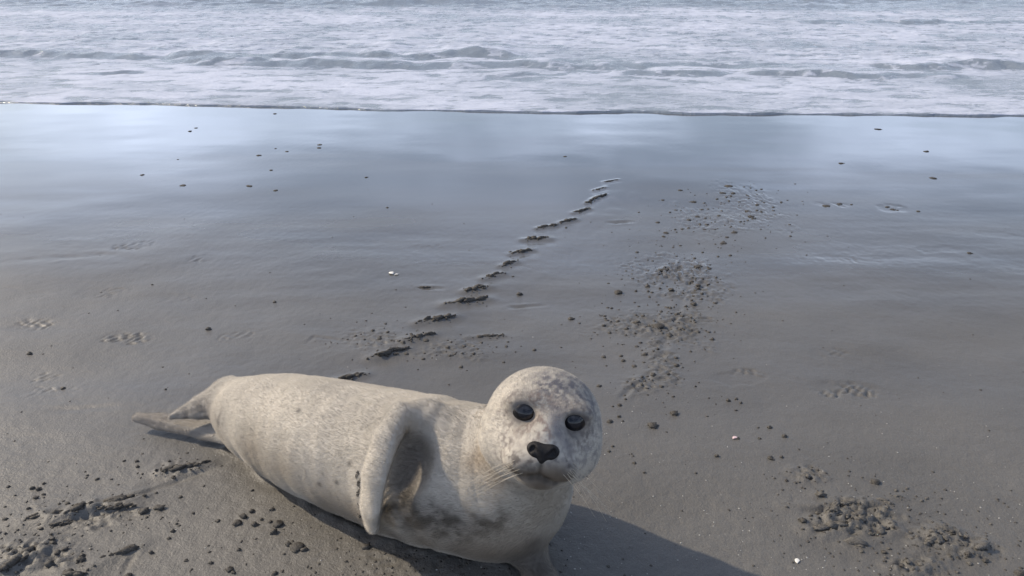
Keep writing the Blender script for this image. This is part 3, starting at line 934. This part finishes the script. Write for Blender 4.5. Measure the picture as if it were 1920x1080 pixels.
# ------------------------------------------------------------------ sand clods and ridges
m_clod, n, l, b = mat('clod_sand')
geo = n.new('ShaderNodeNewGeometry')
q1 = n.new('ShaderNodeTexNoise'); q1.inputs['Scale'].default_value = 420; q1.inputs['Detail'].default_value = 4
l.new(geo.outputs['Position'], q1.inputs['Vector'])
qr = n.new('ShaderNodeValToRGB')
qr.color_ramp.elements[0].position = .35; qr.color_ramp.elements[0].color = (.030, .027, .023, 1)
qr.color_ramp.elements[1].position = .7; qr.color_ramp.elements[1].color = (.095, .085, .073, 1)
l.new(q1.outputs['Fac'], qr.inputs['Fac']); l.new(qr.outputs['Color'], b.inputs['Base Color'])
b.inputs['Roughness'].default_value = .7
bp = n.new('ShaderNodeBump'); bp.inputs['Distance'].default_value = .0015; bp.inputs['Strength'].default_value = .8
l.new(q1.outputs['Fac'], bp.inputs['Height']); l.new(bp.outputs[0], b.inputs['Normal'])

m_clod_dry = m_clod.copy(); m_clod_dry.name = 'clod_sand_drained'
qd = [q for q in m_clod_dry.node_tree.nodes if q.type == 'VALTORGB'][0]
qd.color_ramp.elements[0].color = (.062, .057, .050, 1); qd.color_ramp.elements[1].color = (.145, .135, .120, 1)
def ico(sub):
    import bmesh
    bm = bmesh.new(); bmesh.ops.create_icosphere(bm, subdivisions=sub, radius=1)
    V = np.array([v.co[:] for v in bm.verts]); F = np.array([[q.index for q in f.verts] for f in bm.faces]); bm.free()
    return V, F
IV2, IF2 = ico(2)
IV1, IF1 = ico(1)
def lump(seed, sub=2):
    V0, F0 = (IV2, IF2) if sub == 2 else (IV1, IF1)
    V = V0.copy()
    o = Vector((seed*3.17, seed*1.31, seed*.77))
    d = np.array([1 + .5*mnoise.noise(Vector(v)*1.4+o) + .6*mnoise.noise(Vector(v)*4.3+o) for v in V0])
    return V*d[:, None], F0
def cluster(seed, items):
    """items: (centre, radius xyz) -> joined crumbly lump"""
    VV, FF, o = [], [], 0
    for j, (c, r, sub) in enumerate(items):
        V, F = lump(seed*13+j, sub)
        VV.append(V*np.array(r)+np.array(c)); FF.append(F+o); o += len(V)
    return np.vstack(VV), np.vstack(FF)
protos = []
for k in range(9):
    rd = random.Random(k)
    it = [((0, 0, .15), (.42, .36, .34), 2)]
    for j in range(rd.randint(2, 5)):
        an = rd.uniform(0, 6.28); rr_ = rd.uniform(.25, .45); q = rd.uniform(.12, .26)
        it.append(((math.cos(an)*rr_, math.sin(an)*rr_*.8, q*.5), (q, q, q*.9), 1))
    V, F = cluster(k, it)
    o = mesh_obj('sand_clod', V, F, m_clod, smooth=False)
    protos.append(o.data); bpy.data.objects.remove(o)

BIGLAB = {((1100, 700), 785, 345): 'big rounded dark clod alone on the open sand beyond the head', ((1100, 700), 590, 455): 'long flat dark clod close to the big rounded clod beyond the head',
          ((0, 860), 1295, 445): 'big dark clod at the end of the double scrape mark, farther from the seal', ((0, 860), 1430, 415): 'big dark clod at the end of the double scrape mark, nearer the seal',
          ((400, 900), 500, 395): 'biggest clod on the sand in front of the belly', ((400, 900), 912, 395): 'dark clod lying just in front of the flipper tip',
          ((1460, 860), 758, 165): 'dark rounded clod standing clear behind the churned patches', ((1460, 860), 325, 272): 'flat dark clod just behind the larger churned patch',
          ((1120, 200), -145, 222): 'lone round dark clod on the mirror-like wet sand near the waterline', ((1120, 200), 295, 720): 'flat dark clod at the seaward edge of the mid-trail crumbs', ((1120, 200), 275, 987): 'widest dark clod among the mid-trail crumbs'}
def clods(org, sc, lst, label, group):
    for (x, y, w) in lst:
        px, py = org[0]+x/sc, org[1]+y/sc
        wpx = max(w/sc, 4)
        p = W(px, py+wpx*.12)
        R = np.linalg.norm(p-np.array((0, 0, CAMH)))
        wm = wpx*R/FPX
        o = bpy.data.objects.new('sand_clod', random.choice(protos)); col.objects.link(o)
        if 'churned' in group and random.random() < .75:
            o.material_slots[0].link = 'OBJECT'; o.material_slots[0].material = m_clod_dry
            wm *= .85
        if 'flats' in group: wm *= .75
        hgt = min(wm, .014+.2*wm) * (1 if p[1] < 2.2 else .5)
        o.scale = (wm*1.0, min(wm, .03)*random.uniform(.8, 1.1), hgt*random.uniform(.75, 1.0))
        o.location = (p[0], p[1], sand_z(p)-.0005)
        o.rotation_euler = (0, 0, random.uniform(-.5, .5)+(math.pi if random.random() < .5 else 0))
        tag(o, BIGLAB.get((org, x, y), label), 'sand clod', group)

clods((1120, 200), 2.4, [(590,353,40),(565,385,30),(612,388,22),(430,420,35),(483,428,15),(473,455,14),(675,466,25),(692,490,30),(720,441,18),(750,430,14),(738,370,14),(450,485,22),(412,500,26),(272,510,22),(383,541,16),(310,556,24),(300,573,18),(484,545,16),(530,546,12),(463,519,12),(645,515,14),(615,560,34),(585,582,20),(568,608,30),(372,372,24),(295,414,16),(548,485,20),(660,360,12),(690,365,12),(715,375,12),(440,395,10),(600,400,14),(735,470,12),(700,500,14),(660,525,12)],
      'small dark crumb of wet sand at the seaward end of the drag trail', 'crumbs at the seaward end of the trail')
clods((1120, 200), 2.4, [(295,720,48),(455,710,46),(505,722,20),(158,740,12),(160,762,16),(110,765,12),(222,740,10),(50,785,14),(95,825,38),(175,818,14),(225,795,26),(283,808,14),(335,815,30),(373,748,12),(455,745,14),(475,767,14),(510,762,10),(500,795,18),(455,800,24),(387,832,12),(472,838,16),(468,862,18),(436,848,10),(425,870,14),(435,885,24),(398,892,16),(355,884,10),(275,880,12),(66,895,16),(360,930,24),(382,940,22),(435,965,12),(38,950,14),(95,958,22),(180,965,36),(275,987,56),(132,996,22),(55,1011,18),(170,1017,12),(370,1008,22),(325,1025,34),(438,1015,10),(515,1048,22),(230,820,14),(160,725,10),(490,735,12),(440,820,12),(-350,835,30),(-380,760,14)],
      'dark crumb of wet sand strewn over the middle of the drag trail', 'crumbs over the middle of the trail')
clods((1120, 200), 2.4, [(1675,658,26),(1445,468,22),(1305,447,26),(1330,458,30),(1352,463,18),(1030,440,50),(1090,433,34),(1145,438,18),(890,346,12),(1510,315,40),(1480,197,34),(1265,96,44),(1100,250,36),(-145,222,24)],
      'lone dark speck of sand on the glossy flats beside the drag trail', 'specks on the wet flats right of the trail')
clods((0, 200), 2.4, [(823,352,34),(1123,353,42),(1240,374,30),(1440,168,32),(1435,183,26),(882,92,20),(855,106,24),(1237,28,20),(940,1000,36),(1240,187,14),(1165,215,30),(1290,199,22),(1220,283,22),(800,235,14),(1235,877,22),(1215,748,14),(685,798,14),(1743,453,20),(1650,315,26),(640,305,26)],
      'isolated dark speck of sand on the smooth wet flats up by the water', 'specks on the wet flats left of the trail')
clods((1100, 700), 4.8, [(785,345,80),(590,455,100),(1275,237,42),(1350,222,36),(1388,256,30),(1345,320,30),(1645,475,48),(1780,557,48),(1558,580,34),(1655,757,54),(1755,747,34),(1172,740,42),(1362,583,36),(520,885,28),(1800,955,32),(983,888,28),(405,716,20),(430,795,34),(1165,268,18),(1545,478,22),(980,110,24),(780,200,30),(1100,213,22)],
      'dark sand clod on the open sand beyond the seal\'s head', 'clods on the open sand by the head')
clods((1100, 700), 4.8, [(295,272,46),(208,420,56),(293,380,34),(327,423,24),(235,648,32),(200,693,34),(235,285,24),(605,12,66),(735,8,34),(345,180,24),(350,225,28),(590,60,18),(560,45,24),(-140,-510,60),(640,-215,30),(520,-180,60),(330,-130,40)],
      'dark sand clod beside the seal\'s head at the near end of the drag trail', 'clods at the near end of the trail')
clods((0, 860), 4.8, [(75,248,30),(395,212,34),(292,255,42),(345,265,46),(390,310,30),(320,340,44),(605,392,40),(45,532,42),(255,437,32),(870,168,34),(1228,15,34),(1235,60,34),(1525,20,30),(1115,10,26),(765,105,20),(785,135,22),(1000,168,24),(365,602,40),(1295,445,88),(1430,415,92),(1300,322,38),(1620,318,36),(1735,472,30),(1550,628,42),(1515,690,34),(1357,818,48),(725,885,66),(735,845,50),(450,940,78),(515,825,50),(585,795,48),(475,750,58),(1670,900,36),(1895,920,40),(45,655,26),(1555,150,40),(170,715,24),(1100,640,22),(1145,1040,70),(640,1010,60),(530,395,24),(750,395,36),(1490,-620,24),(570,-640,40),(265,-950,50)],
      'dark sand clod on the scraped sand below the hind flippers', 'clods below the hind flippers')
clods((400, 900), 3.2, [(232,53,22),(230,180,36),(350,168,32),(140,250,54),(178,212,46),(250,258,50),(285,230,24),(385,255,64),(340,245,26),(362,305,46),(25,233,26),(150,410,28),(500,395,80),(545,408,44),(450,380,44),(912,395,62),(365,550,36),(95,525,44),(120,545,30)],
      'crumbly sand clod on the sand in front of the seal\'s belly', 'clods in front of the belly')
clods((1460, 860), 4.174, [(758,165,70),(325,272,80),(925,232,40),(1010,220,32),(845,385,42),(1125,318,34),(1163,298,32),(190,480,56),(870,688,38),(832,715,42),(838,760,34),(1665,503,26),(1415,608,48),(1470,605,38),(1420,668,56),(1400,883,32),(1895,893,70),(65,160,26),(230,135,56),(805,490,36),(650,475,80),(1200,590,60),(1310,630,56),(1085,605,46),(1480,750,50),(1560,755,40),(1620,790,44),(1500,810,50),(710,380,34),(620,540,40),(250,445,34),(1130,550,40),(1040,560,36),(1350,590,36),(1250,660,50),(1010,812,50),(1110,830,44),(960,850,36),(430,435,60),(310,400,40)],
      'dark sand clod in or beside the churned patches of sand', 'clods around the churned patches')

rd_ = random.Random(3); items_ = []
for t_ in np.linspace(0, 1, 34):
    p = FD.hit(674+rd_.uniform(-5, 3), 886+80*t_, -.001)
    w_ = rd_.uniform(.0025, .0056)*(.6 if .62 < t_ < .74 else 1)
    items_.append((p, (w_*.9, w_*.8, w_*1.2), 1))
SV, SF = cluster(77, items_)
tag(mesh_obj('stuck_sand', SV, SF, m_clod, seal, smooth=False), kind='stuff')
def ridge(a, b, h, label, group, k):
    A, B_ = W(*a), W(*b)
    L = np.linalg.norm(B_-A); rd = random.Random(k*31+5)
    cen = (A+B_)/2
    items = []
    nlu = max(5, int(L/(h*.75)))
    for j in range(nlu):
        t = (j+.5)/nlu
        env = .45+.55*math.sin(math.pi*min(max(t, .04), .96))
        p = A+(B_-A)*t-cen
        p = p+np.array((rd.uniform(-.3, .3)*h, rd.uniform(-.5, .5)*h, 0))
        hh = h*env*rd.uniform(.35, 1.0)
        items.append(((p[0], p[1], hh*.22), (hh*rd.uniform(.8, 2.2), hh*rd.uniform(.45, .9), hh*.72), 2))
        for _ in range(rd.choice((0, 1, 2, 3))):
            q = h*rd.uniform(.12, .36)
            items.append(((p[0]+rd.uniform(-1.1, 1.1)*h, p[1]+rd.uniform(-1.4, 1.2)*h, q*.3), (q, q, q*.8), 1))
    ca_, sa_ = (B_-A)[0]/L, (B_-A)[1]/L
    V, F = cluster(k+50, [((0, 0, 0), r_, sb_) for c_, r_, sb_ in items])
    off = 0
    for c_, r_, sb_ in items:
        nv1 = len(IV2) if sb_ == 2 else len(IV1)
        q = V[off:off+nv1].copy()
        V[off:off+nv1, 0] = q[:, 0]*ca_-q[:, 1]*sa_+c_[0]; V[off:off+nv1, 1] = q[:, 0]*sa_+q[:, 1]*ca_+c_[1]; V[off:off+nv1, 2] += c_[2]
        off += nv1
    o = mesh_obj('sand_ridge', V, F, m_clod, smooth=False)
    if 'churned' in group: o.data.materials[0] = m_clod_dry
    o.location = (cen[0], cen[1], sand_z(cen)-.0015)
    tag(o, label, 'sand ridge', group)
k = 0
ORD = ['first', 'second', 'third', 'fourth', 'fifth', 'sixth', 'seventh', 'eighth', 'ninth', 'tenth', 'eleventh', 'twelfth', 'thirteenth', 'fourteenth', 'fifteenth', 'sixteenth', 'seventeenth']
for q_, (a_, b_, h_) in enumerate(RIDGES):
    lab = '%s crumbly dark sand ridge from the seal in the row along the drag trail' % ORD[16-q_] if q_ < 17 else ('thin crumbly sand ridge inside the drag trail beside the long row', 'tiny sand ridge just outside the long row of sand ridges')[q_-17]
    ridge(a_, b_, h_*.8, lab, 'sand ridges along the drag trail', k); k += 1
NEARLAB = ['crumbly sand ridge closest to the hind flippers', 'flat outermost ridge where the double scrape mark starts', 'short ridge next to the outermost ridge of the double scrape mark',
    'middle ridge of the upper line of the double scrape mark', 'tallest lumpy ridge of the double scrape mark beside two big clods', 'thin low ridge on the lower line of the double scrape mark',
    'long thin ridge running to the two big clods below the scrape mark', 'lone dark curved ridge between the scrape marks and the seal', 'heavy dark ridge along the edge of the churned heap of sand', 'upper lumpy ridge on the churned heap of sand', 'low broad sand ridge in front of the lone curved ridge']
for q_, (a_, b_, h_) in enumerate(NEARRIDGES):
    ridge(a_, b_, h_*.75, NEARLAB[q_], 'sand ridges below the hind flippers', k); k += 1
for a_, b_, h_ in RIGHTRIDGES:
    ridge(a_, b_, h_*.75, 'crumbly dark ridge in the churned patches away from the seal', 'sand ridges in the churned patches', k); k += 1

# ------------------------------------------------------------------ shells
m_shell, n, l, b = mat('shell_pink')
b.inputs['Base Color'].default_value = (.62, .46, .47, 1); b.inputs['Roughness'].default_value = .35
m_white, n, l, b = mat('shell_white')
b.inputs['Base Color'].default_value = (.72, .70, .66, 1); b.inputs['Roughness'].default_value = .5
m_grit, n, l, b = mat('shell_grit')
b.inputs['Base Color'].default_value = (.34, .33, .31, 1); b.inputs['Roughness'].default_value = .5
def shell(p, w, material, label, rot, name='shell'):
    V, F = [], []
    nu, nv_ = 18, 7
    for j in range(nv_):
        r = j/(nv_-1)
        for i in range(nu):
            t = -1.15+2.3*i/(nu-1)
            rib = 1+.035*math.cos(i*math.pi)
            V.append((math.sin(t)*r*rib*.5*w, (math.cos(t)*r*rib-.45)*.5*w, .22*w*(1-(1-math.sqrt(max(0, 1-r*r*.96)))-.15)*1.0+.02*w))
    for j in range(nv_-1):
        for i in range(nu-1):
            F.append((j*nu+i, j*nu+i+1, (j+1)*nu+i+1, (j+1)*nu+i))
    o = poly_obj(name, V, F, material)
    so = o.modifiers.new('thick', 'SOLIDIFY'); so.thickness = .0012
    o.location = (p[0], p[1], sand_z(p)); o.rotation_euler = (.25, .1, rot)
    tag(o, label, 'shell')
    return o
shell(W(1378, 821), .018, m_shell, 'small pale pink seashell on the sand beside the seal\'s head', .6)
shell(W(734, 513), .030, m_white, 'white shell lying left of the row of sand ridges', 2.2)
shell(W(744, 515), .018, m_white, 'tiny white shell chip touching the larger white shell', .4, 'shell_chip')
shell(W(1495, 1049), .016, m_white, 'thin white shell sliver on the sand in front of the churned patches', 1.2, 'shell_sliver')

# countless shell grit and sand crumbs
def scatter(name, material, num, box, size, label, cat, dens=None):
    VV, FF, o = [], [], 0
    cnt = 0
    while cnt < num:
        px, py = random.uniform(box[0], box[2]), random.uniform(box[1], box[3])
        p = W(px, py)
        if dens is not None and random.random() > dens(px, py): continue
        r = size*random.uniform(.4, 1.0)**1.5
        V, F = IV1, IF1
        d = 1+.3*np.sin(np.arange(len(V))*(1.3+cnt % 7))
        VV.append(V*d[:, None]*np.array((r*random.uniform(.8, 1.5), r, r*.55)) + np.array((p[0], p[1], 0))); FF.append(F+o); o += len(V); cnt += 1
    V = np.vstack(VV)
    ctr = V.reshape(num, -1, 3).mean(1)
    z = sand_at(ctr[:, 0], ctr[:, 1])
    V[:, 2] += np.repeat(z, len(IV1))
    ob = mesh_obj(name, V, np.vstack(FF), material, smooth=False)
    tag(ob, label, cat, kind='stuff')
scatter('shell_grit', m_grit, 420, (-60, 620, 1980, 1130), .0019, 'tiny white shell grit sprinkled over the sand', 'shell grit', lambda x, y: (.25+.75*(x > 1050))*(y-560)/520)
def crumb_d(x, y):
    d = .03
    for px, py, hx, hy, a_ in PATCH:
        d += math.exp(-(((x-px)/(hx*1.5))**2+((y-py)/(hy*1.6))**2))
    return min(d, 1)*(.5+.5*(y-300)/700)
def track_d(x, y):
    d = 0
    for px, py, hx, hy, a_ in PATCH[7:14]+PATCH[-3:]:
        d += .8*math.exp(-(((x-px)/(hx*1.25))**2+((y-py)/(hy*1.4))**2))
    for a_, b_, h_ in RIDGES[5:17]:
        d += .5*math.exp(-(((x-(a_[0]+b_[0])/2)/34)**2+((y-(a_[1]+b_[1])/2-3)/9)**2))
    return min(d, 1)
scatter('track_crumbs', m_clod, 330, (640, 335, 1520, 760), .0066, 'small dark sand crumbs thickly strewn along the drag trail', 'sand crumbs', track_d)
scatter('sand_crumbs', m_clod, 1500, (-60, 335, 1980, 1140), .0034, 'fine dark sand crumbs strewn around the tracks', 'sand crumbs', crumb_d)
